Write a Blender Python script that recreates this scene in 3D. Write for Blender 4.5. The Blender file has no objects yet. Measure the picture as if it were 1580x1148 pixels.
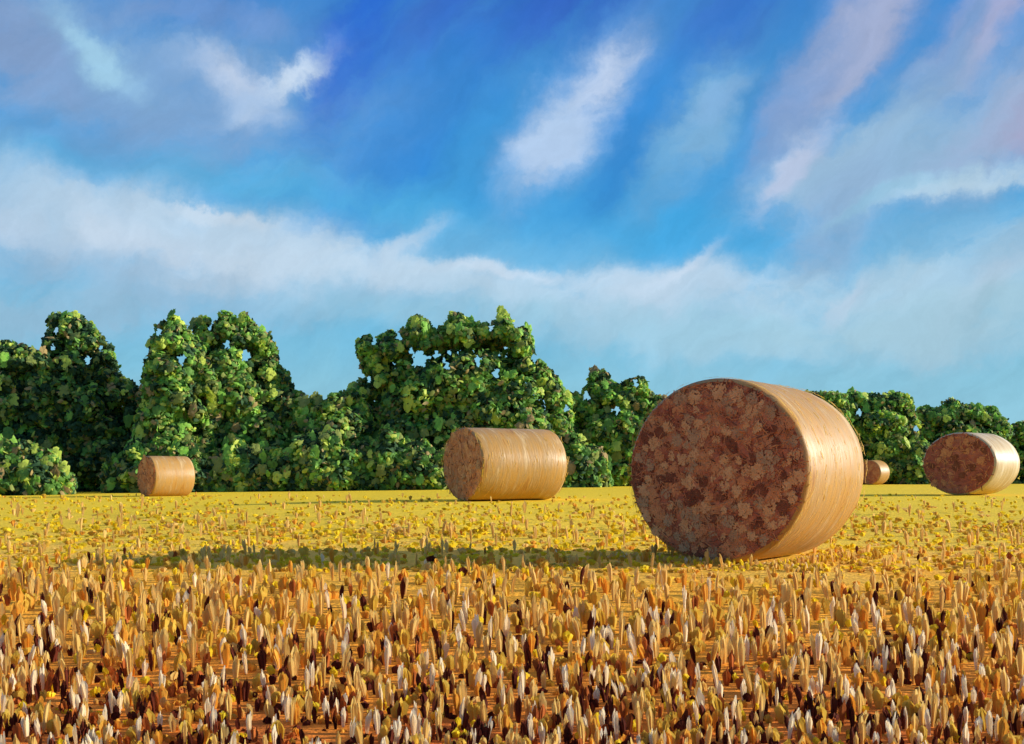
import bpy, math, random
import numpy as np
from mathutils import Vector, Matrix, noise as mnoise
S = bpy.context.scene
COL = S.collection
F = 1500.0; HC = 0.77; HY = 730.0          # focal length in photo pixels, eye height, horizon row
rng = np.random.default_rng(7); random.seed(7)

# ------------------------------------------------------------------ camera
cam = bpy.data.cameras.new('camera'); co = bpy.data.objects.new('camera', cam); COL.objects.link(co)
co.location = (0, 0, HC); co.rotation_euler = (math.pi / 2, 0, 0)
cam.sensor_width = 36; cam.lens = F / 1580 * 36; cam.shift_y = (HY - 574) / 1580
cam.clip_start = 0.05; cam.clip_end = 3000
S.camera = co
S.view_settings.view_transform = 'Standard'; S.view_settings.look = 'None'
S.view_settings.exposure = EXPO = 0.45; S.view_settings.gamma = 1; S.view_settings.use_curve_mapping = False

# ------------------------------------------------------------------ sky and sun
SUN_EL = math.radians(16); SUN_AZ = math.radians(88)      # azimuth clockwise from +Y
def lin(c):
    return tuple((v / 255 / 12.92) if v / 255 <= .04045 else ((v / 255 + .055) / 1.055) ** 2.4 for v in c)
W = bpy.data.worlds.new('World'); S.world = W; W.use_nodes = True
nt = W.node_tree; nt.nodes.clear()
def N(t, **k):
    n = nt.nodes.new(t)
    for a, b in k.items(): setattr(n, a, b)
    return n
L = lambda a, b: nt.links.new(a, b)
out = N('ShaderNodeOutputWorld'); bg = N('ShaderNodeBackground'); bg.inputs[1].default_value = 0.1 / 2 ** EXPO
sky = N('ShaderNodeTexSky', sky_type='NISHITA'); sky.sun_disc = False
sky.sun_elevation = SUN_EL; sky.sun_rotation = SUN_AZ
tc = N('ShaderNodeTexCoord'); sep = N('ShaderNodeSeparateXYZ'); L(tc.outputs['Generated'], sep.inputs[0])
def M(op, a, b=None):
    n = N('ShaderNodeMath', operation=op)
    for i, v in enumerate((a, b)):
        if v is None: continue
        if isinstance(v, (int, float)): n.inputs[i].default_value = v
        else: L(v, n.inputs[i])
    return n.outputs[0]
az = M('ARCTAN2', sep.outputs[0], sep.outputs[1]); el = M('ARCSINE', sep.outputs[2])
cmb = N('ShaderNodeCombineXYZ'); L(az, cmb.inputs[0]); L(el, cmb.inputs[1])
def nz(vec, scale, detail, rot=0, sx=1, sy=1, rough=.55):
    mp = N('ShaderNodeMapping'); mp.inputs['Rotation'].default_value = (0, 0, rot); mp.inputs['Scale'].default_value = (sx, sy, 1)
    mr = N('ShaderNodeMapping'); mr.inputs['Rotation'].default_value = (0, 0, rot); L(vec, mr.inputs[0])
    mp.inputs['Rotation'].default_value = (0, 0, 0); L(mr.outputs[0], mp.inputs[0])
    n = N('ShaderNodeTexNoise'); n.inputs['Scale'].default_value = scale; n.inputs['Detail'].default_value = detail
    n.inputs['Roughness'].default_value = rough; L(mp.outputs[0], n.inputs['Vector']); return n
warp = nz(cmb.outputs[0], 6, 9, 0, 1, 1, .62)
sb = N('ShaderNodeVectorMath', operation='SUBTRACT'); L(warp.outputs['Color'], sb.inputs[0]); sb.inputs[1].default_value = (.5, .5, .5)
sc = N('ShaderNodeVectorMath', operation='SCALE'); L(sb.outputs[0], sc.inputs[0]); sc.inputs['Scale'].default_value = .12
ad = N('ShaderNodeVectorMath', operation='ADD'); L(cmb.outputs[0], ad.inputs[0]); L(sc.outputs[0], ad.inputs[1])
P = ad.outputs[0]
streak = nz(P, 9, 6, math.radians(-48), .45, 2.2, .6).outputs[0]      # brush-like wisps running up to the right
soft = nz(P, 14, 5, math.radians(-8), .6, 1.3, .6).outputs[0]
# clear-sky gradient by elevation
mr = N('ShaderNodeMapRange'); mr.inputs[1].default_value = -0.05; mr.inputs[2].default_value = 1.2
el2 = M('ADD', el, M('MULTIPLY', M('SUBTRACT', streak, .5), .05)); L(el2, mr.inputs[0])
cr = N('ShaderNodeValToRGB'); L(mr.outputs[0], cr.inputs[0])
def stop(e, c):
    p = (e - -0.05) / 1.25
    s = cr.color_ramp.elements.new(p); s.color = (*lin(c), 1)
for e, c in [(0.0, (146, 198, 216)), (.09, (136, 196, 220)), (.17, (102, 184, 224)), (.26, (62, 160, 222)), (.34, (54, 148, 216)), (.43, (58, 134, 206)), (.6, (38, 100, 196)), (1.1, (24, 66, 156))]:
    stop(e, c)
cr.color_ramp.elements.remove(cr.color_ramp.elements[0])
mx = N('ShaderNodeVectorMath', operation='SCALE'); L(cr.outputs[0], mx.inputs[0]); mx.inputs['Scale'].default_value = 10
cur = mx.outputs[0]
def mixc(fac, colr, a):
    n = N('ShaderNodeMix', data_type='RGBA'); L(fac, n.inputs['Factor']); L(a, n.inputs[6])
    n.inputs[7].default_value = (*[v * 10 for v in lin(colr)], 1); return n.outputs[2]
# physical sky shows through the painted-blue gradient
n = N('ShaderNodeMix', data_type='RGBA'); n.inputs['Factor'].default_value = .02; L(cur, n.inputs[6]); L(sky.outputs[0], n.inputs[7]); cur = n.outputs[2]
def cloud(px, py, a, b, ang, c, alpha, kind='s', hard=1.0):
    """a soft cloud bank centred on a direction of the sky (half length, half width in angle)"""
    global cur
    x, z = px - 790, HY - py
    A = math.atan2(x, F); E = math.asin(z / math.sqrt(x * x + z * z + F * F))
    mp = N('ShaderNodeMapping', vector_type='TEXTURE'); L(P, mp.inputs[0])
    mp.inputs['Location'].default_value = (A, E, 0); mp.inputs['Rotation'].default_value = (0, 0, math.radians(ang))
    mp.inputs['Scale'].default_value = (a / F, b / F, 1e6)
    d = N('ShaderNodeVectorMath', operation='DOT_PRODUCT'); L(mp.outputs[0], d.inputs[0]); L(mp.outputs[0], d.inputs[1])
    g = M('POWER', 2.718, M('MULTIPLY', d.outputs['Value'], -hard))
    nn = streak if kind == 's' else soft
    v = M('MULTIPLY', g, M('ADD', M('MULTIPLY', nn, 2.6 if kind == 's' else 2.3), -.3 if kind == 's' else -.18))
    m = N('ShaderNodeMapRange', clamp=True, interpolation_type='SMOOTHSTEP'); L(v, m.inputs[0]); m.inputs[1].default_value = .0; m.inputs[2].default_value = .98
    cur = mixc(M('MULTIPLY', m.outputs[0], alpha), c, cur)
C_ = [
 (250, 320, 330, 55, -8, (128, 188, 226), .7, 'o'), (800, 390, 330, 45, -6, (120, 186, 226), .65, 'o'), (1400, 380, 260, 55, 12, (120, 182, 220), .65, 'o'),
 (830, 10, 230, 55, 26, (44, 84, 190), .7, 's'), (690, 20, 150, 50, 45, (50, 90, 194), .6, 's'), (560, 60, 140, 50, 60, (30, 100, 210), .85, 's'), (1130, 10, 100, 50, 40, (52, 104, 200), .6, 's'), (640, 200, 220, 60, 48, (38, 128, 212), .6, 's'), (990, 190, 150, 40, 50, (44, 132, 212), .6, 's'),
 (1080, 370, 190, 45, -5, (58, 166, 226), .8, 'o'), (420, 285, 260, 45, -5, (80, 178, 226), .8, 'o'), (610, 190, 160, 70, 40, (40, 136, 216), .6, 's'),
 (160, 100, 330, 120, -8, (122, 164, 210), 1.0, 'o'), (20, 40, 110, 60, -30, (134, 156, 196), .6, 'o'), (330, 20, 150, 30, 0, (118, 150, 206), .5, 'o'),
 (40, 215, 160, 40, 0, (100, 160, 212), .6, 'o'), (60, 255, 110, 25, 0, (72, 165, 216), .6, 'o'),
 (150, 62, 75, 24, -38, (160, 205, 232), .95, 's'), (360, 128, 75, 32, -22, (188, 206, 232), 1, 'o'), (440, 120, 90, 18, 30, (204, 222, 242), 1, 'o'), (385, 150, 60, 22, 0, (160, 190, 226), .7, 's'),
 (920, 130, 95, 46, 50, (196, 214, 242), 1, 'o'), (850, 210, 95, 50, 52, (176, 202, 234), 1, 'o'), (1075, 190, 125, 46, 52, (124, 176, 216), .95, 'o'),
 (1120, 135, 60, 20, 30, (130, 175, 218), .7, 's'), (1010, 265, 60, 30, 60, (110, 172, 216), .6, 's'),
 (1310, 65, 150, 54, 47, (176, 184, 214), .85, 'o'), (1225, 150, 120, 36, 50, (130, 160, 206), .8, 's'), (1520, 40, 140, 48, 45, (164, 172, 210), 1, 'o'), (1440, 120, 110, 30, 48, (104, 156, 210), .7, 's'),
 (1300, 245, 170, 60, 24, (152, 188, 218), 1, 'o'), (1225, 245, 90, 24, 50, (182, 198, 226), 1, 'o'), (1440, 245, 170, 52, 15, (144, 184, 216), 1, 'o'), (1545, 195, 110, 50, 45, (156, 178, 212), 1, 'o'), (1570, 215, 40, 30, 0, (160, 158, 190), .7, 'o'),
 (1290, 345, 140, 64, 50, (148, 180, 214), .9, 'o'), (1490, 285, 140, 14, 8, (184, 212, 232), 1, 'o'), (1370, 312, 90, 12, 12, (140, 190, 220), .7, 'o'),
 (60, 355, 240, 62, -12, (190, 208, 228), 1, 'o'), (250, 385, 250, 54, -8, (196, 214, 232), 1, 'o'), (420, 400, 220, 46, -10, (202, 220, 236), 1, 'o'), (640, 440, 230, 40, -10, (196, 218, 236), 1, 'o'), (110, 345, 110, 26, -10, (208, 220, 234), .9, 's'), (330, 345, 90, 12, -8, (214, 226, 238), .9, 's'),
 (30, 300, 90, 50, -30, (160, 196, 224), .8, 's'), (620, 382, 70, 16, 32, (190, 212, 232), .9, 's'), (690, 415, 120, 18, -8, (196, 218, 236), .8, 'o'),
 (870, 465, 230, 44, -4, (186, 214, 234), 1, 'o'), (1060, 455, 190, 40, -4, (196, 218, 238), 1, 'o'), (1280, 470, 240, 58, 8, (176, 208, 228), 1, 'o'), (1500, 430, 220, 56, 18, (176, 208, 228), 1, 'o'), (1040, 425, 60, 14, 30, (206, 222, 240), .8, 's'), (780, 425, 110, 14, -6, (208, 224, 240), .8, 's'), (1560, 390, 120, 30, 24, (150, 190, 218), .8, 'o'),
 (1500, 465, 110, 22, 30, (186, 206, 226), .8, 's'), (1300, 465, 50, 14, 45, (190, 210, 230), .7, 's'), (1430, 520, 190, 22, 0, (156, 196, 216), .7, 'o'),
 (130, 440, 260, 36, -4, (152, 186, 214), .85, 'o'), (330, 440, 90, 12, 4, (180, 202, 222), .8, 'o'), (480, 470, 220, 32, 0, (148, 190, 218), .7, 'o'),
 (960, 510, 220, 34, -6, (168, 206, 228), .9, 'o'), (1140, 525, 200, 32, 0, (158, 204, 226), .8, 'o'), (1420, 500, 240, 40, 4, (164, 202, 220), .9, 'o'), (700, 500, 220, 30, -4, (150, 198, 222), .8, 'o'), (60, 480, 200, 34, 0, (150, 188, 214), .8, 'o'), (240, 350, 260, 34, -8, (176, 206, 230), .7, 'o')]
for c in C_: cloud(*c[:6], c[6] * (.8 if 340 < c[1] < 475 else 1), c[7])
# the same wispy cover goes on round the rest of the sky
gm = N('ShaderNodeMapRange', clamp=True); L(nz(cmb.outputs[0], 2.2, 7, math.radians(-35), .6, 1.8).outputs[0], gm.inputs[0])
gm.inputs[1].default_value = .45; gm.inputs[2].default_value = .75; gm.inputs[4].default_value = .12
cur = mixc(gm.outputs[0], (170, 196, 226), cur)
br = nz(P, 16, 8, math.radians(-42), .55, 1.5, .66).outputs[0]
bs = N('ShaderNodeMapRange'); L(br, bs.inputs[0]); bs.inputs[1].default_value = .25; bs.inputs[2].default_value = .75; bs.inputs[3].default_value = .88; bs.inputs[4].default_value = 1.12
fin = N('ShaderNodeVectorMath', operation='SCALE'); L(cur, fin.inputs[0]); L(bs.outputs[0], fin.inputs['Scale']); cur = fin.outputs[0]
L(cur, bg.inputs[0]); L(bg.outputs[0], out.inputs[0])

sl = bpy.data.lights.new('sun', 'SUN'); sl.energy = 5.0; sl.angle = math.radians(.6); sl.color = (1, .93, .80)
so = bpy.data.objects.new('sun', sl); COL.objects.link(so)
sd = Vector((math.sin(SUN_AZ) * math.cos(SUN_EL), math.cos(SUN_AZ) * math.cos(SUN_EL), math.sin(SUN_EL)))
so.rotation_euler = sd.to_track_quat('Z', 'Y').to_euler(); so.location = (30, 0, 30)

# ------------------------------------------------------------------ materials
def mat(name, c1, c2=None, scale=8, rough=.8, transl=0, bump=0, bscale=60, stretch=(1, 1, 1), spec=.3, c3=None, detail=4):
    m = bpy.data.materials.new(name); m.use_nodes = True; t = m.node_tree; b = t.nodes['Principled BSDF']
    b.inputs['Roughness'].default_value = rough; b.inputs['Specular IOR Level'].default_value = spec
    c2 = c2 or c1
    tcn = t.nodes.new('ShaderNodeTexCoord'); mp = t.nodes.new('ShaderNodeMapping'); mp.inputs['Scale'].default_value = stretch
    geo = t.nodes.new('ShaderNodeNewGeometry')
    t.links.new(geo.outputs['Position'], mp.inputs[0])
    n = t.nodes.new('ShaderNodeTexNoise'); n.inputs['Scale'].default_value = scale; n.inputs['Detail'].default_value = detail
    t.links.new(mp.outputs[0], n.inputs['Vector'])
    r = t.nodes.new('ShaderNodeValToRGB'); t.links.new(n.outputs[0], r.inputs[0])
    r.color_ramp.elements[0].position = .34; r.color_ramp.elements[0].color = (*c1, 1)
    r.color_ramp.elements[1].position = .66; r.color_ramp.elements[1].color = (*c2, 1)
    if c3: e = r.color_ramp.elements.new(.5); e.color = (*c3, 1)
    t.links.new(r.outputs[0], b.inputs['Base Color'])
    if bump:
        n2 = t.nodes.new('ShaderNodeTexNoise'); n2.inputs['Scale'].default_value = bscale; n2.inputs['Detail'].default_value = 4
        t.links.new(mp.outputs[0], n2.inputs['Vector'])
        bu = t.nodes.new('ShaderNodeBump'); bu.inputs['Strength'].default_value = bump; bu.inputs['Distance'].default_value = .02
        t.links.new(n2.outputs[0], bu.inputs['Height']); t.links.new(bu.outputs[0], b.inputs['Normal'])
    if transl:
        tr = t.nodes.new('ShaderNodeBsdfTranslucent'); ms = t.nodes.new('ShaderNodeMixShader'); ms.inputs[0].default_value = transl
        t.links.new(r.outputs[0], tr.inputs[0]); o = t.nodes['Material Output']
        t.links.new(b.outputs[0], ms.inputs[1]); t.links.new(tr.outputs[0], ms.inputs[2]); t.links.new(ms.outputs[0], o.inputs[0])
    return m
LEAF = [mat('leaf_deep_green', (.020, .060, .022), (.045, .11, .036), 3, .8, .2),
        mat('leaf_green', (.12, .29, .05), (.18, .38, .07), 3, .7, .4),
        mat('leaf_olive', (.25, .32, .07), (.36, .41, .10), 3, .7, .4),
        mat('leaf_yellow_green', (.55, .68, .09), (.68, .78, .14), 3, .6, .4),
        mat('leaf_russet', (.38, .28, .11), (.50, .36, .14), 3, .7, .35),
        mat('leaf_bright_green', (.24, .56, .07), (.38, .66, .10), 3, .6, .4)]
BARK = mat('bark', (.05, .035, .02), (.11, .075, .05), 6, .9, bump=.5, bscale=20)
STRAW = [mat('straw_white', (.92, .74, .44), (.96, .86, .62), 30, .7, .45, .25, 90, (1, 1, .3), .1),
         mat('straw_tan', (.80, .52, .13), (.90, .66, .23), 20, .7, .45, .25, 90, (1, 1, .3), .1),
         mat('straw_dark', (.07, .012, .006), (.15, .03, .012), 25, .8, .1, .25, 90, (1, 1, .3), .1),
         mat('straw_ochre', (.70, .44, .05), (.80, .55, .09), 18, .7, .45, .25, 70, spec=.1),
         mat('straw_yellow', (.85, .64, .02), (.92, .74, .05), 18, .6, .45, .3, 70, spec=.1),
         mat('straw_amber', (.80, .38, .04), (.88, .48, .07), 18, .7, .4, .25, 70, (1, 1, .4), .1),
         mat('straw_red_brown', (.40, .10, .02), (.52, .15, .03), 18, .7, .2, .25, 70, (1, 1, .4), .1)]

# ------------------------------------------------------------------ ground shape
CT = np.array([(1.7, 8.4, 0), (3.0, 9.3, 0), (-1.0, 21, .165), (.6, 22, .15), (11.3, 24.7, .215), (12.4, 25.5, .2), (-14.3, 38, -.157), (-13, 39, -.13), (23.2, 63.3, .013),
   (-25, 46, -.34), (-12.5, 48, -.10), (-3, 50, -.06), (4, 54, .1), (26, 68, -.03), (36, 68, .05), (-10, 30, -.05), (5, 35, .12)])
def gz(x, y):
    x = np.asarray(x, float); y = np.asarray(y, float)
    yy = np.maximum(y, 3.0); u = x / yy; l = np.log(yy); w = np.full_like(u, .03); s = np.zeros_like(u)
    for cx, cy, cz in CT:
        k = np.exp(-((u - cx / cy) / .2) ** 2 - ((l - math.log(cy)) / .28) ** 2); w = w + k; s = s + k * cz
    return s / w
def mesh(name, V, Fc, mats, mi=None, smooth=False):
    me = bpy.data.meshes.new(name)
    V = np.asarray(V, np.float32); me.vertices.add(len(V)); me.vertices.foreach_set('co', V.ravel())
    if isinstance(Fc, np.ndarray):
        n, k = Fc.shape; li = Fc.ravel(); st = np.arange(n) * k
    else:
        n = len(Fc); li = np.concatenate([np.asarray(f) for f in Fc]); st = np.concatenate([[0], np.cumsum([len(f) for f in Fc])[:-1]])
    me.loops.add(len(li)); me.loops.foreach_set('vertex_index', li.astype(np.int32))
    me.polygons.add(n); me.polygons.foreach_set('loop_start', st.astype(np.int32))
    for m in (mats if isinstance(mats, (list, tuple)) else [mats]): me.materials.append(m)
    if mi is not None: me.polygons.foreach_set('material_index', np.asarray(mi, np.int32))
    if smooth: me.polygons.foreach_set('use_smooth', np.ones(n, bool))
    me.update(calc_edges=True); me.validate(); return me
def obj(name, me, parent=None, loc=(0, 0, 0)):
    o = bpy.data.objects.new(name, me); COL.objects.link(o); o.location = loc
    if parent: o.parent = parent
    return o
def tag(o, label=None, cat=None, group=None, kind=None):
    if label: o['label'] = label
    if cat: o['category'] = cat
    if group: o['group'] = group
    if kind: o['kind'] = kind
    return o
def empty(name, loc, rz=0):
    o = bpy.data.objects.new(name, None); COL.objects.link(o); o.location = loc; o.rotation_euler = (0, 0, rz); o.empty_display_size = .3; return o

# ground sheet: polar-ish grid, fine near, reaching the horizon
def ground():
    ys = np.concatenate([np.linspace(-60, 1, 20), np.geomspace(1.2, 90, 170), np.geomspace(100, 1500, 16)])
    us = np.linspace(-1, 1, 161); us = np.sign(us) * np.abs(us) ** 1.3
    V = []
    for y in ys:
        half = max(12, abs(y) * 1.4 + 8)
        xs = us * half; z = gz(xs, np.full_like(xs, y))
        z = z + np.array([.012 * mnoise.noise((x * 2.2, y * 2.2, 0)) for x in xs]) * (1 if y < 40 else 0)
        V.append(np.stack([xs, np.full_like(xs, y), z], 1))
    V = np.concatenate(V); a, b = len(ys), len(us)
    i = np.arange(a * b).reshape(a, b)
    Q = np.stack([i[:-1, :-1], i[:-1, 1:], i[1:, 1:], i[1:, :-1]], -1).reshape(-1, 4)
    m = bpy.data.materials.new('field_soil_and_straw'); m.use_nodes = True; t = m.node_tree; B = t.nodes['Principled BSDF']
    B.inputs['Roughness'].default_value = .95; B.inputs['Specular IOR Level'].default_value = .1
    nn = t.nodes.new; lk = t.links.new
    g = nn('ShaderNodeNewGeometry'); s = nn('ShaderNodeSeparateXYZ'); lk(g.outputs['Position'], s.inputs[0])
    def math_(op, a, b=None):
        q = nn('ShaderNodeMath'); q.operation = op
        for k, v in enumerate((a, b)):
            if v is None: continue
            if isinstance(v, (int, float)): q.inputs[k].default_value = v
            else: lk(v, q.inputs[k])
        return q.outputs[0]
    lg = math_('LOGARITHM', math_('MAXIMUM', s.outputs[1], 1.0), 2.0)      # log2 distance into the field
    mp = nn('ShaderNodeMapping'); lk(g.outputs['Position'], mp.inputs[0]); mp.inputs['Scale'].default_value = (1, .35, 1)
    n1 = nn('ShaderNodeTexNoise'); n1.inputs['Scale'].default_value = 2.2; n1.inputs['Detail'].default_value = 6; lk(mp.outputs[0], n1.inputs['Vector'])
    v = math_('ADD', lg, math_('MULTIPLY', math_('SUBTRACT', n1.outputs[0], .5), 1.3))
    r = nn('ShaderNodeMapRange'); r.inputs[1].default_value = 1; r.inputs[2].default_value = 6; lk(v, r.inputs[0])
    c = nn('ShaderNodeValToRGB'); lk(r.outputs[0], c.inputs[0]); e = c.color_ramp
    st = [(1.3, (.60, .13, .025)), (1.75, (.84, .28, .03)), (2.2, (.88, .35, .03)), (2.75, (.92, .45, .04)), (3.1, (.88, .51, .075)), (3.5, (.90, .59, .05)), (4.3, (.92, .63, .035)), (5.5, (.90, .62, .035))]
    for d, q in st: x = e.elements.new((d - 1) / 5); x.color = (*q, 1)
    e.elements.remove(e.elements[0]); e.elements.remove(e.elements[-1])
    n2 = nn('ShaderNodeTexNoise'); n2.inputs['Scale'].default_value = 11; n2.inputs['Detail'].default_value = 6; lk(g.outputs['Position'], n2.inputs['Vector'])
    hs = nn('ShaderNodeHueSaturation'); lk(c.outputs[0], hs.inputs['Color'])
    q = nn('ShaderNodeMapRange'); q.inputs[1].default_value = .3; q.inputs[2].default_value = .7; q.inputs[3].default_value = .84; q.inputs[4].default_value = 1.14; lk(n2.outputs[0], q.inputs[0]); lk(q.outputs[0], hs.inputs['Value'])
    lk(hs.outputs[0], B.inputs['Base Color'])
    bu = nn('ShaderNodeBump'); bu.inputs['Strength'].default_value = .5; bu.inputs['Distance'].default_value = .03
    n3 = nn('ShaderNodeTexNoise'); n3.inputs['Scale'].default_value = 30; n3.inputs['Detail'].default_value = 6; lk(g.outputs['Position'], n3.inputs['Vector'])
    lk(n3.outputs[0], bu.inputs['Height']); lk(bu.outputs[0], B.inputs['Normal'])
    o = obj('field', mesh('field', V, Q, m, smooth=True)); tag(o, kind='structure'); return o
FIELD = ground()

# ------------------------------------------------------------------ bales
def side_material(name, cols):
    m = bpy.data.materials.new(name); m.use_nodes = True; t = m.node_tree; B = t.nodes['Principled BSDF']; nn = t.nodes.new; lk = t.links.new
    tcn = nn('ShaderNodeTexCoord'); mp = nn('ShaderNodeMapping'); lk(tcn.outputs['Object'], mp.inputs[0]); mp.inputs['Scale'].default_value = (1.2, 8, 1.2)
    n = nn('ShaderNodeTexNoise'); n.inputs['Scale'].default_value = 1.0; n.inputs['Detail'].default_value = 7; n.inputs['Roughness'].default_value = .6; lk(mp.outputs[0], n.inputs['Vector'])
    r = nn('ShaderNodeValToRGB'); lk(n.outputs[0], r.inputs[0]); e = r.color_ramp
    e.elements[0].position = .3; e.elements[0].color = (*cols[0], 1); e.elements[1].position = .70; e.elements[1].color = (*cols[3], 1)
    x = e.elements.new(.43); x.color = (*cols[1], 1); x = e.elements.new(.56); x.color = (*cols[2], 1)
    lk(r.outputs[0], B.inputs['Base Color'])
    n2 = nn('ShaderNodeTexNoise'); n2.inputs['Scale'].default_value = 3; n2.inputs['Detail'].default_value = 3; lk(tcn.outputs['Object'], n2.inputs['Vector'])
    q = nn('ShaderNodeMapRange'); q.inputs[3].default_value = .38; q.inputs[4].default_value = .58; lk(n2.outputs[0], q.inputs[0]); lk(q.outputs[0], B.inputs['Roughness'])
    B.inputs['Specular IOR Level'].default_value = .4
    n3 = nn('ShaderNodeTexNoise'); n3.inputs['Scale'].default_value = 4; n3.inputs['Detail'].default_value = 6; lk(mp.outputs[0], n3.inputs['Vector'])
    bu = nn('ShaderNodeBump'); bu.inputs['Strength'].default_value = .6; bu.inputs['Distance'].default_value = .012; lk(n3.outputs[0], bu.inputs['Height']); lk(bu.outputs[0], B.inputs['Normal'])
    return m
SIDE = side_material('wrapped_straw', [(.30, .13, .03), (.46, .245, .055), (.40, .235, .08), (.58, .395, .18)])
SIDE_PALE = side_material('pale_wrapped_straw', [(.40, .26, .12), (.50, .36, .18), (.58, .45, .26), (.72, .62, .46)])
FACE = mat('cut_straw_end', (.46, .13, .065), (.70, .30, .12), 5, .95, bump=.8, bscale=40, c3=(.58, .19, .085), detail=7, spec=.05)
FACE_TAN = mat('tan_straw_end', (.60, .24, .10), (.84, .42, .18), 4, .95, bump=.8, bscale=40, c3=(.72, .31, .13), detail=7, spec=.05)
FACE_RED = mat('red_brown_straw_end', (.40, .10, .055), (.60, .20, .10), 4, .95, bump=.8, bscale=40, c3=(.50, .14, .075), detail=7, spec=.05)
TUFT = [mat('straw_end_tan', (.74, .34, .13), (.86, .44, .18), 14, .95, bump=.9, bscale=70, spec=.05),
        mat('straw_end_russet', (.68, .24, .09), (.78, .32, .12), 14, .95, bump=.9, bscale=70, spec=.05),
        mat('straw_end_brown', (.50, .26, .12), (.62, .34, .16), 14, .95, bump=.9, bscale=70, spec=.05),
        mat('straw_end_dark', (.22, .06, .03), (.30, .10, .045), 14, .95, bump=.9, bscale=70, spec=.05)]
def straws(P, D, ln, wd, g, up):
    """short cut straws: 3-sided slivers from P along D, lifted along -Y; arrays"""
    n = len(P); D = D / np.linalg.norm(D, axis=1, keepdims=True); Y = np.tile(np.array([0, -1.0, 0]), (n, 1)); Sx = np.cross(D, Y); Sx /= np.linalg.norm(Sx, axis=1, keepdims=True)
    V = np.zeros((n, 9, 3)); bow = g.normal(0, .10, n)[:, None] * ln[:, None]
    for j, t in enumerate((-.5, 0, .5)):
        c = P + D * (t * ln)[:, None] + Sx * bow * (1 - 4 * t * t) + Y * (up * (1 - abs(t) * 1.1))[:, None]
        w = wd[:, None] * (1 if t == 0 else .8)
        V[:, j * 3] = c + Sx * w * .5; V[:, j * 3 + 1] = c + Y * w * .45; V[:, j * 3 + 2] = c - Sx * w * .5
    f = []
    for j in range(2):
        for k in (0, 1): f.append((j * 3 + k, j * 3 + k + 1, j * 3 + k + 4, j * 3 + k + 3))
    Fc = (np.arange(n)[:, None, None] * 9 + np.array(f)[None]).reshape(-1, 4)
    return V.reshape(-1, 3), Fc
def clump_mesh(m, seed):
    """a rounded patch of short chopped straws, about 1 across, lying on the cut end"""
    g = np.random.default_rng(seed); n = 72; a = g.uniform(0, 2 * math.pi, n); q = np.sqrt(g.random(n)) * (.40 + .07 * np.sin(2 * a + seed) + .04 * np.sin(3 * a + 2 * seed))
    P = np.stack([q * np.cos(a), -.25 * (1 - (q / .5) ** 2) + g.uniform(-.06, .06, n), q * np.sin(a)], 1); th = g.uniform(0, math.pi) + g.normal(0, .8, n)
    D = np.stack([np.cos(th), g.normal(0, .1, n), np.sin(th)], 1)
    V, Fc = straws(P, D, g.uniform(.12, .30, n), g.uniform(.07, .13, n), g, np.full(n, .08)); return mesh('straw_clump', V, Fc, m)
TUFTM = [clump_mesh(TUFT[k % 4], 10 + k) for k in range(16)]
def loose(root, rx, rz, Lg, seed, n, wsc):
    """straws lifting off the wrapped side, and a fringe of them at both rims"""
    g = np.random.default_rng(seed + 50); a = g.uniform(-.9, 4.0, n); yy = g.uniform(.0, Lg, n); k = g.random(n) < .3; yy[k] = np.where(g.random(k.sum()) < .6, g.uniform(-.012, .02, k.sum()), Lg - g.uniform(0, .02, k.sum()))
    ca, sa = np.cos(a), np.sin(a); Nn = np.stack([ca, 0 * a, sa], 1); T = np.stack([-sa, 0 * a, ca], 1) * np.where(g.random(n) < .5, 1, -1)[:, None]
    P = np.stack([rx * 1.002 * ca, yy, rz + rz * 1.002 * sa], 1); D = T + g.normal(0, .22, (n, 1)) * np.array([0, 1, 0]); ln = g.uniform(.03, .10, n) * wsc; w = g.uniform(.003, .006, n) * wsc
    V = np.zeros((n, 6, 3)); lift = np.abs(g.normal(0, .004, n)) * wsc
    for j, t in enumerate((0, .5, 1)):
        c = P + D * (ln * t)[:, None] + Nn * (lift * t - (ln * t) ** 2 / (2 * rz))[:, None] + Nn * .002
        V[:, j * 2] = c - np.array([0, 1, 0]) * w[:, None] * .5; V[:, j * 2 + 1] = c + np.array([0, 1, 0]) * w[:, None] * .5 + Nn * .001
    Fc = (np.arange(n)[:, None, None] * 6 + np.array([(0, 1, 3, 2), (2, 3, 5, 4)])[None]).reshape(-1, 4); V = V.reshape(-1, 3); V[:, 2] = np.maximum(V[:, 2], .01)
    o = obj('loose_straw', mesh('loose_straw', V, Fc, [STRAW[1], STRAW[3]], np.repeat((g.random(n) < .4).astype(int), 2)), root); o['kind'] = 'stuff'
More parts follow.
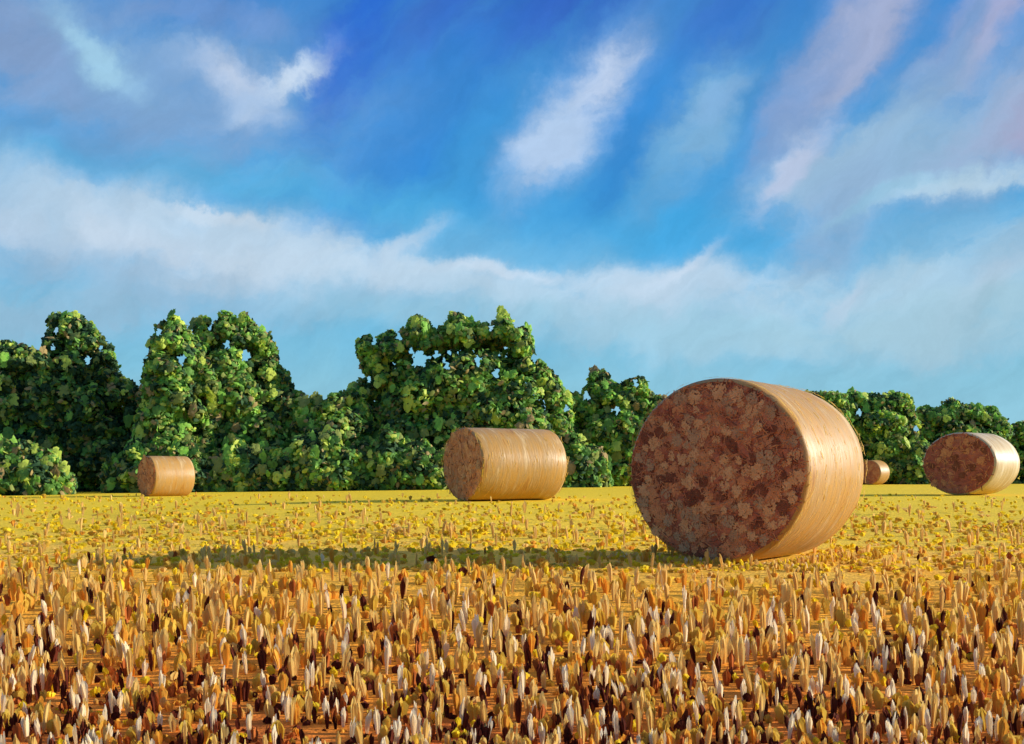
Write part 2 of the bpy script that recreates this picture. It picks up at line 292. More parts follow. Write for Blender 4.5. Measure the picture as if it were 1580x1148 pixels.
def bale(x, y, th, Lg, rx, rz, z0, label, tufts=0, seed=1, group='round straw bales lying in the field', tsize=.13, side=None, face=None, mats=(0, 1, 2, 3)):
    r = random.Random(seed)
    root = empty('straw_bale', (x, y, z0), -th); tag(root, label, 'bale', group)
    # local: axis along +Y starting at 0 (front face) ; circle in XZ, centre height rz
    n = 96; rings = [(-.012, .955), (0.0, .975), (.02, .992), (.05, 1), (.3 * Lg, 1.004), (.5 * Lg, 1.0), (.72 * Lg, 1.004), (Lg - .06, 1), (Lg - .02, .985), (Lg, .95)]
    V = []
    def rr(a, yy): return 1 + .010 * mnoise.noise((math.cos(a) * 1.5 + seed, math.sin(a) * 1.5, yy * 2)) + .004 * mnoise.noise((math.cos(a) * 6, math.sin(a) * 6, yy * 9 + seed))
    def circ(a, k, yy):
        q = rr(a, yy) * k; X = rx * q * math.cos(a); Z = rz + rz * q * math.sin(a)
        return (X, yy, max(Z, .012 + .01 * math.sin(5 * a)))       # weight flattens the underside a little
    for yy, k in rings:
        for i in range(n): V.append(circ(2 * math.pi * i / n, k, yy))
    Fc = []
    for j in range(len(rings) - 1):
        for i in range(n):
            i2 = (i + 1) % n; Fc.append((j * n + i, j * n + i2, (j + 1) * n + i2, (j + 1) * n + i))
    obj('net_wrapped_side', mesh('net_wrapped_side', V, np.array(Fc), side or SIDE, smooth=True), root)
    if tufts > 20: loose(root, rx, rz, Lg, seed, 900 if tufts > 100 else 260, 1 if tufts > 100 else 2)
    for front in (True, False):
        V = []; K = 22
        yb = -.004 if front else Lg - .004; s = -1 if front else 1
        for j in range(K):
            k = .968 * (1 - j / K)
            for i in range(n):
                a = 2 * math.pi * i / n; p = circ(a, k if j else .962, yb)
                X, Z = p[0], p[2]
                h = .035 * (1 - (j and (1 - j / K) or 1) ** 4) + .016 * mnoise.noise((X * 9, Z * 9, seed)) + .007 * mnoise.noise((X * 25, Z * 25, seed))
                sp = .006 * math.sin(j * 2.1 + a)
                V.append((X, yb + s * (h + sp if j else .0), Z))
        V.append((0, yb + s * .04, rz)); Fc = []
        for j in range(K - 1):
            for i in range(n):
                i2 = (i + 1) % n; Fc.append((j * n + i2, j * n + i, (j + 1) * n + i, (j + 1) * n + i2) if front else (j * n + i, j * n + i2, (j + 1) * n + i2, (j + 1) * n + i))
        for i in range(n):
            i2 = (i + 1) % n; Fc.append(((K - 1) * n + i2, (K - 1) * n + i, K * n) if front else ((K - 1) * n + i, (K - 1) * n + i2, K * n))
        fo = obj('cut_end', mesh('cut_end', V, Fc, face or FACE, smooth=True), root)
        if front and tufts:
            gg = np.random.default_rng(seed); nb = 3600 if tufts > 100 else 500; wsc = 1 if tufts > 100 else 2.4
            q = np.sqrt(gg.random(nb)) * .95; a = gg.uniform(0, 2 * math.pi, nb); P = np.stack([rx * q * np.cos(a), -.006 - .035 * (1 - q ** 4) + gg.uniform(-.006, .006, nb), rz + rz * q * np.sin(a)], 1)
            kk = P[:, 2] > .05; P = P[kk]; nb = len(P); th = gg.uniform(0, math.pi, nb); D = np.stack([np.cos(th), gg.normal(0, .12, nb), np.sin(th)], 1)
            V2, F2 = straws(P, D, gg.uniform(.04, .10, nb) * wsc, gg.uniform(.006, .011, nb) * wsc, gg, gg.uniform(.001, .005, nb))
            cs = obj('cut_straw', mesh('cut_straw', V2, F2, [face or FACE, TUFT[3], TUFT[1]], np.repeat(gg.choice(3, nb, p=[.6, .12, .28]), 4)), fo); cs['kind'] = 'stuff'
            pts = []
            for _ in range(tufts * 30):
                a = r.uniform(0, 2 * math.pi); q = math.sqrt(r.random()) * .90
                X, Z = rx * q * math.cos(a), rz + rz * q * math.sin(a)
                if Z < .06 or any((X - b[0]) ** 2 + (Z - b[1]) ** 2 < (tsize * .72) ** 2 for b in pts): continue
                pts.append((X, Z))
                wts = [.34, .28, .24, .14]
                k = r.choices(range(4), wts)[0]; me = TUFTM[mats[k] + r.choice([0, 4, 8, 12])]
                qq = math.hypot(X / rx, (Z - rz) / rz); t = obj('straw_clump', me, fo, (X, -.008 - .035 * (1 - qq ** 4) - r.uniform(0, .006), Z)); sz = tsize * r.uniform(.5, 1.15)
                t.scale = (sz * 1.1, sz * .10, sz * r.uniform(.9, 1.4)); t.rotation_euler = (r.uniform(-.1, .1), r.uniform(-3, 3), r.uniform(-.1, .1))
                if len(pts) >= tufts: break
    return root
bale(1.726, 8.335, .705, 1.215, .864, .80, gz(1.9, 8.5) - .012, 'largest straw bale, nearest the viewer, casting the long shadow', 150, 3)
bale(-1.09, 21.4, 1.04, 2.15, .95, .81, .155, 'long straw bale lying side-on in front of the broad middle tree', 26, 5, tsize=.24, face=FACE_TAN, mats=(0, 0, 1, 2))
bale(11.345, 24.72, .93, 1.25, .97, .80, .209, 'wide straw bale at the right edge of the field before the hedge', 18, 6, tsize=.26, side=SIDE_PALE, face=FACE_RED, mats=(1, 1, 3, 3))
bale(-14.278, 37.97, .80, 1.616, .842, .80, -.157, 'small straw bale far off on the left against the dark hedge', 12, 7, tsize=.34, face=FACE_TAN, mats=(0, 1, 1, 2))
bale(23.213, 63.2, .895, 1.113, .832, .80, .013, 'tiny distant straw bale peeping out behind the largest bale', 0, 8)

# ------------------------------------------------------------------ trees and bushes
def inside(poly, x, z):
    c = np.zeros(len(x), bool); n = len(poly)
    for i in range(n):
        x1, z1 = poly[i]; x2, z2 = poly[(i + 1) % n]
        if z1 == z2: continue
        t = ((z1 > z) != (z2 > z)) & (x < (x2 - x1) * (z - z1) / (z2 - z1) + x1); c ^= t
    return c
def bdist(poly, x, z):
    d = np.full(len(x), 1e9); n = len(poly)
    for i in range(n):
        a = np.array(poly[i]); b = np.array(poly[(i + 1) % n]); ab = b - a
        t = np.clip(((x - a[0]) * ab[0] + (z - a[1]) * ab[1]) / (ab @ ab), 0, 1)
        d = np.minimum(d, np.hypot(x - a[0] - t * ab[0], z - a[1] - t * ab[1]))
    return d
FACEL = np.array([(0, 1, 6), (1, 2, 6), (2, 3, 6), (3, 4, 6), (4, 5, 6), (5, 0, 6)])
def leaves(P, Nn, size, g):
    """ragged six-sided leaf sprays at points P with normals Nn"""
    n = len(P); a = g.normal(size=(n, 3)); T = np.cross(Nn, a); T /= np.linalg.norm(T, axis=1, keepdims=True); Bn = np.cross(Nn, T)
    V = np.zeros((n, 7, 3))
    for k in range(6):
        an = 2 * math.pi * k / 6; rr = g.uniform(.35, .62, n)[:, None] * size[:, None]
        V[:, k] = P + T * math.cos(an) * rr * 1.25 + Bn * math.sin(an) * rr * .8 + Nn * g.uniform(-.14, 0, n)[:, None] * size[:, None]
    V[:, 6] = P + Nn * size[:, None] * .12
    Fc = (np.arange(n)[:, None, None] * 7 + FACEL[None]).reshape(-1, 3)
    return V.reshape(-1, 3), Fc
def spray_mesh(m, seed):
    """a dense spray of leaves about 1 across, domed towards -Y"""
    g = np.random.default_rng(seed); n = 22; q = np.sqrt(g.random(n)) * .36; a = g.uniform(0, 2 * math.pi, n)
    P = np.stack([q * np.cos(a) * .85, -.22 * (1 - (q / .4) ** 2) + g.uniform(-.05, .05, n), q * np.sin(a)], 1)
    Nn = np.stack([P[:, 0] * 1.2, -np.ones(n), P[:, 2] * 1.2], 1) + g.normal(0, .28, (n, 3)); Nn /= np.linalg.norm(Nn, axis=1, keepdims=True)
    V, Fc = leaves(P, Nn, g.uniform(.26, .42, n), g); return mesh('leaf_clump', V, Fc, m)
LCM = {(k, s): spray_mesh(LEAF[k], 40 + k * 3 + s) for k in range(6) for s in range(3)}
def tube(pts, rad, n=8):
    V = []; Fc = []
    for i, p in enumerate(pts):
        p = Vector(p); d = (Vector(pts[min(i + 1, len(pts) - 1)]) - Vector(pts[max(i - 1, 0)])).normalized()
        s = d.orthogonal().normalized(); t = d.cross(s)
        for k in range(n):
            a = 2 * math.pi * k / n; V.append(tuple(p + (s * math.cos(a) + t * math.sin(a)) * rad[i]))
    for i in range(len(pts) - 1):
        for k in range(n):
            k2 = (k + 1) % n; Fc.append((i * n + k, i * n + k2, (i + 1) * n + k2, (i + 1) * n + k))
    return V, Fc
PORD = [0, 4, 2, 1, 5, 3]
GAPS = [(87, 510, 8), (82, 536, 9), (60, 534, 6), (136, 556, 12), (155, 538, 8), (245, 514, 10), (280, 555, 17), (325, 506, 8), (350, 531, 11), (379, 549, 15), (434, 557, 10),
        (578, 527, 10), (615, 520, 9), (634, 541, 9), (647, 557, 21), (674, 546, 11), (690, 565, 11), (738, 557, 15), (765, 576, 14), (757, 506, 10), (796, 500, 9), (825, 553, 12), (569, 584, 9),
        (874, 631, 11), (905, 612, 13), (952, 633, 11), (981, 592, 10), (1325, 637, 9), (1413, 661, 9)]
def gapped(x, y, z, m=0):
    """true where a small opening in the foliage lets the sky through"""
    sx = 790 + F * x / y; sy = HY - F * (z - HC) / y; k = np.zeros(len(x), bool)
    for a, b, w in GAPS:
        t = np.arctan2(sy - b, sx - a); q = 1 + .22 * np.sin(3 * t + a) + .16 * np.sin(5 * t + b)
        k |= ((sx - a) / (w * .36 * q + m)) ** 2 + ((sy - b) / (w * .52 * q + m)) ** 2 < 1
    return k
def tree(name, label, cat, group, d, px_poly, trunk_px=None, rmax=1.2, nlobe=70, nclump=60, pal=(.22, .32, .19, .09, .05, .17), deep=1.6, seed=1, lsize=.25, dens=42):
    g = np.random.default_rng(seed); r = random.Random(seed)
    xs = [p[0] for p in px_poly]; bx = ((trunk_px or (min(xs) + max(xs)) / 2) - 790) / F * d
    zb = float(gz(bx, d)); root = empty(name, (bx, d, zb)); tag(root, label, cat, group)
    px_poly = [(a, b + (22 if b > 744 else 0)) for a, b in px_poly]          # the outline's foot runs on below ground level
    poly = [((px - 790) / F * d - bx, HC - (py - HY) / F * d - zb) for px, py in px_poly]
    X0, X1 = min(p[0] for p in poly), max(p[0] for p in poly); Z1 = max(p[1] for p in poly); Z0 = min(p[1] for p in poly)
    # lobes: balls of foliage fitted inside the tree's own outline, spread through its depth
    x = g.uniform(X0, X1, 6000); z = g.uniform(Z0, Z1, 6000); k = inside(poly, x, z); x, z = x[k], z[k]; bd = bdist(poly, x, z)
    ordr = np.argsort(-bd * g.uniform(.05, 1, len(bd))); lobes = []
    for pas in (0, 1):
        if pas: ordr = g.permutation(np.where(bd < 1.0)[0])
        for i in ordr:
            R = min(bd[i] * 1.0, rmax * g.uniform(.45, 1.0))
            if pas == 1: R = min(bd[i] * 1.2 + .05, .5 * g.uniform(.5, 1))
            if R < (.45 if pas == 0 else .15): continue
            hw = deep * min(1, (bd[i] / (rmax * 1.6)) ** .6)
            yy = g.uniform(-1, 1) * hw
            if any((x[i] - a) ** 2 + (z[i] - c) ** 2 + (yy - b) ** 2 < ((R + q) * (.36 if pas == 0 else .30)) ** 2 for a, b, c, q in lobes): continue
            lobes.append((x[i], yy, z[i], R))
            if len(lobes) >= nlobe * (1.5 if pas == 0 else 7): break
    Lb = np.array(lobes)
    PP = []; NN = []; MI = []; SZ = []; SF = []
    for li, (a, b, c, R) in enumerate(lobes):
        n = int(dens * R * R * 4 * math.pi * 1.0 / (lsize * lsize * 18)) + 25
        dv = g.normal(size=(n, 3)); dv /= np.linalg.norm(dv, axis=1, keepdims=True)
        rad = R * (1 - .5 * g.random(n) ** 2.2) * (1 + .12 * np.sin(dv[:, 0] * 5 + li) * np.cos(dv[:, 2] * 6))
        rad = rad * np.where(g.random(n) < .12, g.uniform(1.0, 1.35, n), 1)
        p = np.array([a, b, c]) + dv * rad[:, None] * np.array([1, 1, .92])
        keep = p[:, 2] > .03
        o = Lb[np.arange(len(Lb)) != li]
        if len(o): keep &= ~((((p[:, None, :] - o[None, :, :3]) ** 2).sum(-1) < (o[:, 3] * .6)[None] ** 2).any(1))
        p, dv = p[keep], dv[keep]; n = len(p)
        if n == 0: continue
        nr = dv * .9 + g.normal(size=(n, 3)) * .5 + np.array([0, 0, .15]); nr /= np.linalg.norm(nr, axis=1, keepdims=True)
        cell = np.array([mnoise.noise((q[0] * 1.9, q[1] * 1.9, q[2] * 1.9 + seed * 3.3)) + .35 * mnoise.noise((q[0] * 5, q[1] * 5, q[2] * 5)) for q in p]) * .8 + .5 + g.normal(0, .07, n)
        cum = np.cumsum(np.array(pal)[PORD]); cum /= cum[-1]; cell = np.clip((cell - .5) * 1.25 + .5, 0, .999)
        PP.append(p); NN.append(nr); MI.append(np.array(PORD)[np.searchsorted(cum, cell)]); SZ.append(lsize * g.uniform(.65, 1.35, n))
    P_ = np.concatenate(PP); N_ = np.concatenate(NN); mi = np.concatenate(MI); sz = np.concatenate(SZ)
    # twiggy inner foliage filling the crown's core, coloured darker to stand for shade
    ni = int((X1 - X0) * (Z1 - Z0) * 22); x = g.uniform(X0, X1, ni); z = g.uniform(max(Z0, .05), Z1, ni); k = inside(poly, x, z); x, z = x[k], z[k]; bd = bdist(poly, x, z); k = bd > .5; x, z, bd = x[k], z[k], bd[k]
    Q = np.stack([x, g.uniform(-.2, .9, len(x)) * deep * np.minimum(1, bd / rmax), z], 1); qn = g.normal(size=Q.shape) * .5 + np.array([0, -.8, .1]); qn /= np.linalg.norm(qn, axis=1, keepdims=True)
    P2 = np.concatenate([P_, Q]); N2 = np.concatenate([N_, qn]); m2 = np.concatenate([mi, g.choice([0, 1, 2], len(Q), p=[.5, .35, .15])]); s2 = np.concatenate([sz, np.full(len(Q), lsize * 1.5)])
    k = ~gapped(P2[:, 0] + bx, P2[:, 1] + d, P2[:, 2] + zb, 3.3); P2, N2, m2, s2 = P2[k], N2[k], m2[k], s2[k]
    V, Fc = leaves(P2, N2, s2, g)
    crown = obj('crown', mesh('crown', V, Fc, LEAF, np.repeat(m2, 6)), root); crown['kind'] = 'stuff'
    # trunk with limbs
    H = Z1 * .8; V = []; Fc = []
    def add(pts, rad):
        v, f = tube(pts, rad); o = len(V); V.extend(v); Fc.extend([tuple(i + o for i in q) for q in f])
    wd = .05 * Z1 ** .8
    if cat == 'tree':
        add([(0, 0, -.15), (.03, 0, .3), (.08, .1, H * .35), (-.05, .1, H * .6), (.05, 0, H * .8)], [wd * 1.5, wd, wd * .8, wd * .5, wd * .15])
        for q in range(7):
            a, b, c, R = lobes[r.randrange(min(len(lobes), 25))]; h = r.uniform(.25, .6) * H; h = min(h, c)
            add([(.05, .05, h), ((a + .05) * .5, b * .5, h + (c - h) * .35), (a * .95, b, c)], [wd * .45, wd * .3, wd * .1])
    else:
        for q in range(5):
            a, b, c, R = lobes[r.randrange(len(lobes))]; add([(a * .3, b * .3, -.1), (a * .6, b * .6, c * .5), (a, b, c)], [.05, .035, .015])
    obj('trunk', mesh('trunk', V, Fc, BARK, smooth=True), root)
    # large leaf clumps, each its own piece of the crown, brighter leaf colours painting in highlights
    cand = np.where((N_[:, 1] < .25))[0]; pick = []
    Lc = Lb[:, :3]
    g.shuffle(cand)
    for i in cand:
        p = P_[i]
        ds = np.linalg.norm(Lc - p, axis=1) / Lb[:, 3]
        if ds.min() < .80 or gapped(np.array([p[0] + bx]), np.array([p[1] + d]), np.array([p[2] + zb]), 8)[0]: continue
        if any(np.linalg.norm(p - P_[j]) < .42 for j in pick[-400:]): continue
        pick.append(i)
        if len(pick) >= min(290, nclump * (1.1 if cat == 'bush' else 1.7)): break
    for i in pick:
        nr = Vector(N_[i] * .6 + np.array([0, -.7, 0.1])).normalized(); kcol = r.choices([1, 2, 3, 4, 5], [.26, .22, .20, .08, .24] if cat == 'bush' or pal is DARK else [.14, .16, .40, .08, .22])[0]
        o = obj('leaf_clump', LCM[(kcol, r.randrange(3))], crown, tuple(P_[i] + np.array(nr) * .06)); s = r.uniform(.34, .72) * (lsize / .235)
        o.rotation_euler = (-nr).to_track_quat('Y', 'Z').to_euler(); o.scale = (s, s * .45, s * r.uniform(.9, 1.6))
    return root
GT = 'trees along the far side of the field'; GB = 'bushes at the foot of the tree line'
DARK = (.52, .24, .12, .05, .04, .03)
tree('dark_tree', 'low dark tree cut off by the left edge of the photo', 'tree', GT, 50, [(-60, 545), (-10, 532), (15, 528), (35, 533), (70, 548), (85, 600), (90, 764), (-80, 766)], None, 1.0, 60, 60, DARK, 1.5, 11)
tree('dark_tree', 'dark tree with a rounded hooked top, left of the tall twin-peaked trees', 'tree', GT, 52, [(45, 560), (62, 538), (80, 512), (78, 492), (87, 482), (100, 486), (122, 489), (140, 500), (152, 515), (166, 535), (176, 560), (190, 585), (220, 600), (240, 620), (240, 762), (40, 764), (38, 620)], 120, 1.1, 80, 75, DARK, 1.7, 12)
tree('broadleaf_tree', 'narrow green tree with a sharp pointed top, left half of the split crown', 'tree', GT, 49, [(226, 600), (228, 560), (233, 530), (243, 515), (237, 488), (252, 500), (262, 492), (272, 489), (286, 505), (300, 522), (318, 545), (345, 600), (318, 758), (218, 760), (214, 640)], 265, .9, 65, 70, seed=13)
tree('broadleaf_tree', 'tall green tree with three small peaks, right half of the split crown', 'tree', GT, 51, [(285, 560), (300, 522), (303, 492), (318, 486), (326, 505), (335, 500), (340, 488), (352, 482), (365, 494), (372, 500), (380, 487), (392, 500), (408, 513), (420, 530), (434, 560), (447, 580), (455, 605), (470, 612), (480, 650), (482, 757), (290, 758), (292, 600)], 375, 1.1, 85, 90, seed=14)
tree('broadleaf_tree', 'low round tree filling the dip between the two tallest crowns', 'tree', GT, 50, [(455, 640), (472, 618), (490, 612), (508, 616), (525, 605), (550, 600), (572, 640), (575, 757), (452, 757)], None, .9, 50, 50, seed=15)
tree('broadleaf_tree', 'broadest tree with a many-peaked crown, behind the long bale', 'tree', GT, 52, [(530, 620), (540, 600), (568, 584), (560, 562), (553, 555), (552, 530), (560, 518), (573, 522), (580, 528), (588, 512), (600, 506), (610, 522), (630, 505), (636, 490), (655, 492), (666, 510), (690, 505), (692, 494), (703, 482), (722, 492), (735, 502), (750, 500), (760, 500), (778, 485), (792, 500), (806, 497), (820, 525), (822, 545), (838, 558), (854, 575), (866, 596), (880, 615), (885, 755), (540, 757), (530, 680)], 710, 1.2, 150, 190, seed=16, deep=2.2)
tree('broadleaf_tree', 'lower tree with two spiky tops, just left of the largest bale', 'tree', GT, 55, [(862, 630), (872, 612), (884, 598), (894, 612), (906, 600), (908, 582), (917, 568), (932, 575), (942, 582), (952, 598), (966, 590), (972, 582), (985, 578), (996, 590), (1004, 610), (1030, 615), (1060, 630), (1060, 752), (860, 752)], 935, .95, 75, 80, seed=17)
tree('broadleaf_tree', 'tree hidden behind the largest bale, only its right shoulder in view', 'tree', GT, 66, [(1040, 640), (1080, 620), (1180, 612), (1250, 606), (1290, 606), (1306, 615), (1312, 660), (1310, 748), (1040, 749)], None, 1.1, 60, 50, seed=18)
tree('broadleaf_tree', 'green tree with knobbly flat top, between the largest bale and the right bale', 'tree', GT, 68, [(1296, 625), (1310, 608), (1322, 602), (1334, 612), (1345, 605), (1356, 612), (1372, 608), (1390, 606), (1402, 614), (1412, 632), (1418, 660), (1420, 747), (1290, 747)], None, 1.0, 65, 70, seed=19)
tree('broadleaf_tree', 'low green tree rising behind the right bale', 'tree', GT, 69, [(1405, 640), (1416, 630), (1440, 630), (1455, 628), (1466, 614), (1480, 624), (1505, 626), (1520, 630), (1530, 625), (1542, 645), (1555, 660), (1560, 746), (1402, 747)], None, 1.0, 70, 70, seed=20)
tree('broadleaf_tree', 'low bushy tree cut off by the right edge of the photo', 'tree', GT, 70, [(1545, 668), (1562, 655), (1575, 650), (1600, 655), (1650, 640), (1720, 650), (1730, 745), (1540, 746)], None, 1.0, 55, 45, seed=21)
BP = (.34, .32, .14, .06, .05, .09)
for (lab, d, pl, sd, nc) in [
   ('rounded green bush in front of the dark left tree', 44, [(-30, 690), (0, 676), (22, 690), (45, 682), (62, 700), (80, 694), (96, 722), (112, 735), (112, 764), (-40, 768)], 31, 34),
   ('small bush directly behind the far left bale', 47, [(160, 725), (172, 702), (190, 706), (205, 680), (232, 690), (250, 672), (270, 690), (292, 680), (318, 712), (335, 735), (330, 759), (158, 762)], 32, 36),
   ('green bush just right of the far left bale', 47.5, [(312, 730), (325, 690), (345, 702), (362, 672), (385, 695), (402, 690), (420, 712), (440, 730), (440, 757), (310, 759)], 33, 30),
   ('bush under the dip between the split crown and the broadest tree', 47.5, [(408, 728), (425, 690), (450, 700), (468, 665), (490, 680), (512, 660), (530, 695), (550, 690), (560, 725), (560, 757), (406, 757)], 34, 34),
   ('bush left of the long bale', 48, [(528, 720), (548, 680), (575, 690), (598, 662), (625, 684), (650, 675), (672, 700), (700, 690), (715, 755), (526, 757)], 35, 40),
   ('green bush right of the long bale', 51, [(835, 722), (850, 690), (868, 700), (885, 665), (905, 690), (925, 690), (940, 735), (938, 751), (833, 754)], 36, 26),
   ('small green bush left of the right bale', 66.5, [(1385, 715), (1400, 690), (1425, 680), (1450, 700), (1455, 747), (1382, 748)], 37, 20)]:
    tree('bush', lab, 'bush', GB, d, pl, None, .7, 40, nc, BP, .8, sd)

# ------------------------------------------------------------------ stubble
NB = 7
def stalk_geo(w, h, lean, tilt, twist, ns=6, g=None):
    """a tuft of NB broad straws standing close together: full head, narrow foot; arrays over all tufts"""
    n = len(w); V = np.zeros((n, NB * 8, 3)); Fc = []
    prof = [(0, .3, .25), (.45, .85, .72), (.8, 1.0, 1.0), (1.0, .35, .62)]
    for b in range(NB):
        a = 2 * math.pi * b / NB + g.uniform(-.4, .4, n); rr = (.0 if b == 0 else .27) * w * g.uniform(.6, 1.15, n)
        bx, by = rr * np.cos(a), rr * np.sin(a) * .7; hh_ = h * g.uniform(.78, .97, n) if b else h; dz = h * g.uniform(0, .08, n)
        yaw = g.uniform(-.9, .9, n) + twist; bw = w * g.uniform(.26, .42, n); cb = g.normal(0, .05, n)
        for j, (t, q, sp) in enumerate(prof):
            for e in (0, 1):
                sgn = (e - .5) * bw * q
                V[:, b * 8 + j * 2 + e, 0] = bx * sp + sgn * np.cos(yaw) + (lean + cb * .5) * h * t * t
                V[:, b * 8 + j * 2 + e, 1] = by * sp + sgn * np.sin(yaw) + tilt * h * t + cb * w * t
                V[:, b * 8 + j * 2 + e, 2] = dz * (t > 0) * (1 - t) + hh_ * t
        for j in range(3): o = b * 8 + j * 2; Fc.append((o, o + 1, o + 3, o + 2))
    return V, np.array(Fc), None
g = np.random.default_rng(5)
NA = 6800
px = g.uniform(-480, 2060, NA); u = g.random(NA); py = 768 + (1215 - 768) * u ** 1.12
h0 = HC - .0
y = F * h0 / (py - HY); x = (px - 790) / F * y; z = gz(x, y)
for _ in range(3): y = F * (HC - z) / (py - HY); x = (px - 790) / F * y; z = gz(x, y)
row = py
kinds = np.zeros(NA, int); W_ = np.zeros(NA); H_ = np.zeros(NA)
R_ = [770, 800, 840, 880, 940, 1000, 1060, 1150]
#            white tan dark ochre yellow amber red
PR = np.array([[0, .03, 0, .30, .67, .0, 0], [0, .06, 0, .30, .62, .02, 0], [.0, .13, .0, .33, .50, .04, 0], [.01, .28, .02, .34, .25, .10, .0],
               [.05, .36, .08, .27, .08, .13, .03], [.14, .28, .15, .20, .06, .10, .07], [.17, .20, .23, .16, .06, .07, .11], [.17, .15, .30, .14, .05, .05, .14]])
for i in range(NA):
    p = np.array([np.interp(row[i], R_, PR[:, k]) for k in range(7)]); kinds[i] = g.choice(7, p=p / p.sum())
short = (row < 865) & (kinds > 2)
# pixel sizes as strokes in the photo; turned into metres at the stalk's distance
ww = {0: (9, 15), 1: (10, 18), 2: (8, 15), 3: (15, 28), 4: (13, 24), 5: (14, 26), 6: (9, 18)}; hh = {0: (34, 58), 1: (36, 64), 2: (28, 50), 3: (24, 44), 4: (14, 28), 5: (28, 54), 6: (26, 46)}
sc_ = np.interp(row, [765, 800, 845, 880, 905, 970, 1215], [.30, .40, .42, .45, .66, .92, .95])
for i in range(NA):
    k = kinds[i]; W_[i] = g.uniform(*ww[k]) * (sc_[i] ** .8 * 1.12); H_[i] = g.uniform(*hh[k]) * sc_[i] * (.55 if short[i] else 1.0)
W_ *= y / F; H_ *= y / F
near_b = np.hypot((x - 2.0) / 1.7, (y - 7.6) / 1.0) < 1; H_[near_b] *= .45
# keep clear of the bales' footprints
ok = np.ones(NA, bool)
for bx_, by_, th, Lg, rx in [(1.726, 8.335, .705, 1.215, .50), (-1.09, 21.4, 1.04, 2.02, .8), (11.345, 24.72, .93, 1.25, .8), (-14.3, 38, .8, 1.6, .8)]:
    dx, dy = x - bx_, y - by_; la = dx * math.sin(th) + dy * math.cos(th); lu = dx * math.cos(th) - dy * math.sin(th)
    ok &= ~((la > -.03) & (la < Lg + .05) & (np.abs(lu) < rx))
x, y, z, W_, H_, kinds, px, py = [a[ok] for a in (x, y, z, W_, H_, kinds, px, py)]
NE = 5200
ex_ = g.uniform(-480, 2060, NE); er = 764 + 120 * g.random(NE) ** .9; ey = F * HC / (er - HY)
for _ in range(3): eX = (ex_ - 790) / F * ey; ez = gz(eX, ey); ey = F * (HC - ez) / (er - HY)
eX = (ex_ - 790) / F * ey; ek = g.choice([4, 3, 1, 5], NE, p=[.52, .34, .10, .04]); es = np.interp(er, [764, 800, 884], [.35, .7, 1.0])
EW = g.uniform(10, 26, NE) * es * ey / F; EH = g.uniform(4, 12, NE) * es * ey / F; tl = g.random(NE) < .10; EH[tl] *= 2.6; EW[tl] *= .5; ek[tl] = 1
NG = 4200                                                      # short growth between the standing straws of the near field
gx_ = g.uniform(-480, 2060, NG); gr = 862 + 353 * g.random(NG) ** .75; gy = F * HC / (gr - HY); gX = (gx_ - 790) / F * gy; gZ = gz(gX, gy)
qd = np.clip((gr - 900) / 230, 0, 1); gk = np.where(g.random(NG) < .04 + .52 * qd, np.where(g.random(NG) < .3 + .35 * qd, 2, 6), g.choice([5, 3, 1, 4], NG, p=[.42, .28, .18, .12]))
GW = g.uniform(11, 24, NG) * gy / F; GH = g.uniform(10, 24, NG) * gy / F; near2 = np.hypot((gX - 2.0) / 1.7, (gy - 7.6) / 1.0) < 1; GH[near2] *= .5
ex_ = np.concatenate([ex_, gx_]); eX = np.concatenate([eX, gX]); ey = np.concatenate([ey, gy]); ez = np.concatenate([ez, gZ]); EW = np.concatenate([EW, GW]); EH = np.concatenate([EH, GH]); ek = np.concatenate([ek, gk])
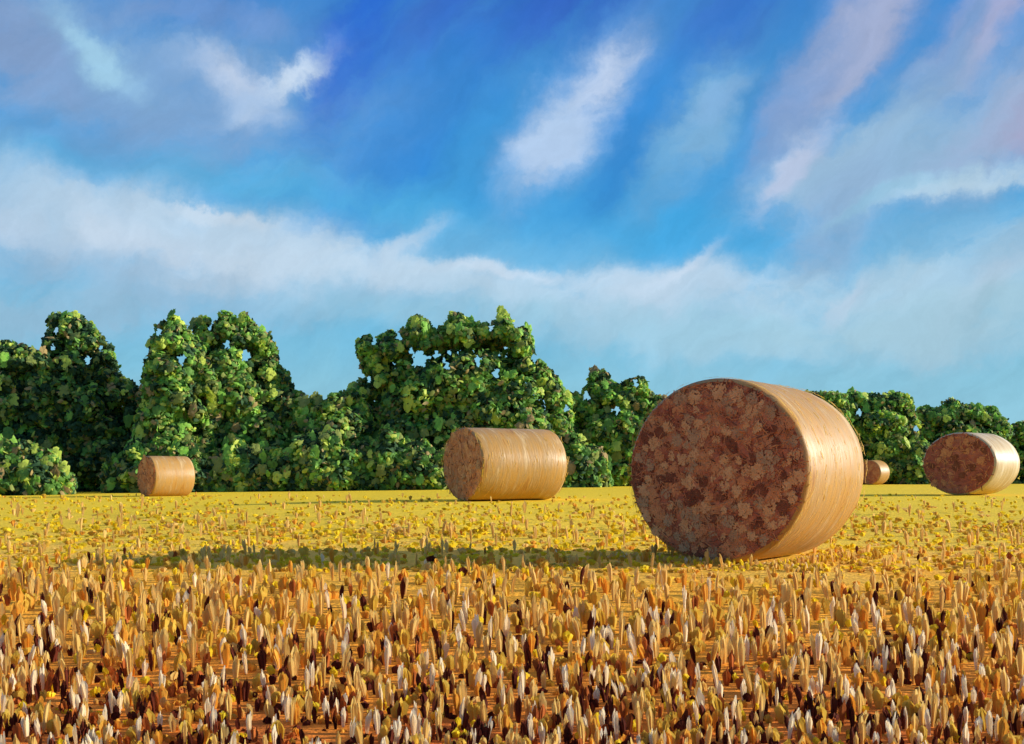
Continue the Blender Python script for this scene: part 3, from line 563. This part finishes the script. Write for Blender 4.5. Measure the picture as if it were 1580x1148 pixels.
# soft pale fringe of straw round the foot of the largest bale
nf = 420; a = g.uniform(0, 1, nf); fx = []; 
c_, s_ = math.cos(.705), math.sin(.705)
lu = g.uniform(-1.0, 1.0, nf); la = -.06 - np.abs(g.normal(0, .16, nf)); 
rs = g.random(nf) < .35; lu[rs] = .55 + np.abs(g.normal(0, .12, rs.sum())); la[rs] = g.uniform(0, 1.25, rs.sum())
fxx = 1.726 + la * s_ + lu * c_; fyy = 8.335 + la * c_ - lu * s_
FW = g.uniform(.02, .06, nf); FH = g.uniform(.03, .085, nf); fk = g.choice([1, 3, 4, 0], nf, p=[.4, .3, .25, .05])
size = np.where((px > -5) & (px < 1585) & (py < 1160), H_ * W_ * (F / y) ** 2, 0)
size = size * (py > 930)
top300 = np.argsort(-size)[:300]; rest = np.setdiff1d(np.arange(len(x)), top300)
dx, dy = eX - 1.726, ey - 8.335; la = dx * s_ + dy * c_; lu = dx * c_ - dy * s_; ke = ~((la > -.05) & (la < 1.25) & (np.abs(lu) < .6)) & ~((np.abs(eX + .2) < 1.6) & (ey > 20.6) & (ey < 23)) & ~((np.abs(eX - 12) < 1.4) & (ey > 24) & (ey < 26.5))
eX, ey, ez, EW, EH, ek = [a[ke] for a in (eX, ey, ez, EW, EH, ek)]
X = np.concatenate([x[rest], fxx, eX]); Y = np.concatenate([y[rest], fyy, ey]); Z = np.concatenate([z[rest], gz(fxx, fyy), ez])
WW = np.concatenate([W_[rest], FW, EW]); HH = np.concatenate([H_[rest], FH, EH]); KK = np.concatenate([kinds[rest], fk, ek]); n = len(X)
V, Fc, top = stalk_geo(WW, HH, g.normal(-.02, .07, n), g.normal(0, .08, n), g.uniform(-.6, .6, n), g=g)
V += np.stack([X, Y, Z - .012], 1)[:, None, :]
nv = V.shape[1]
FF = (np.arange(n)[:, None, None] * nv + Fc[None]).reshape(-1, 4)
me = mesh('stubble', V.reshape(-1, 3), FF, STRAW, np.repeat(KK, len(Fc)))
tag(obj('stubble', me), 'upright cut straw and yellow tufts covering the whole field', 'stubble', kind='stuff')
# the 300 largest stalks are single pieces of the field
protos = {}
for k in range(7):
    for s in range(4):
        one = np.ones(1); v, f, tp = stalk_geo(one, one, g.normal(-.02, .07, 1), g.normal(0, .08, 1), one * 0, g=g)
        protos[(k, s)] = mesh('straw_tuft', v[0], f, STRAW[k])
for i in top300:
    o = obj('straw_tuft', protos[(int(kinds[i]), random.randrange(4))], FIELD, (x[i], y[i], z[i] - .012))
    o.scale = (W_[i], W_[i], H_[i]); o.rotation_euler = (0, 0, random.uniform(-.6, .6))
print('stalks', n, 'objects', len(bpy.data.objects))
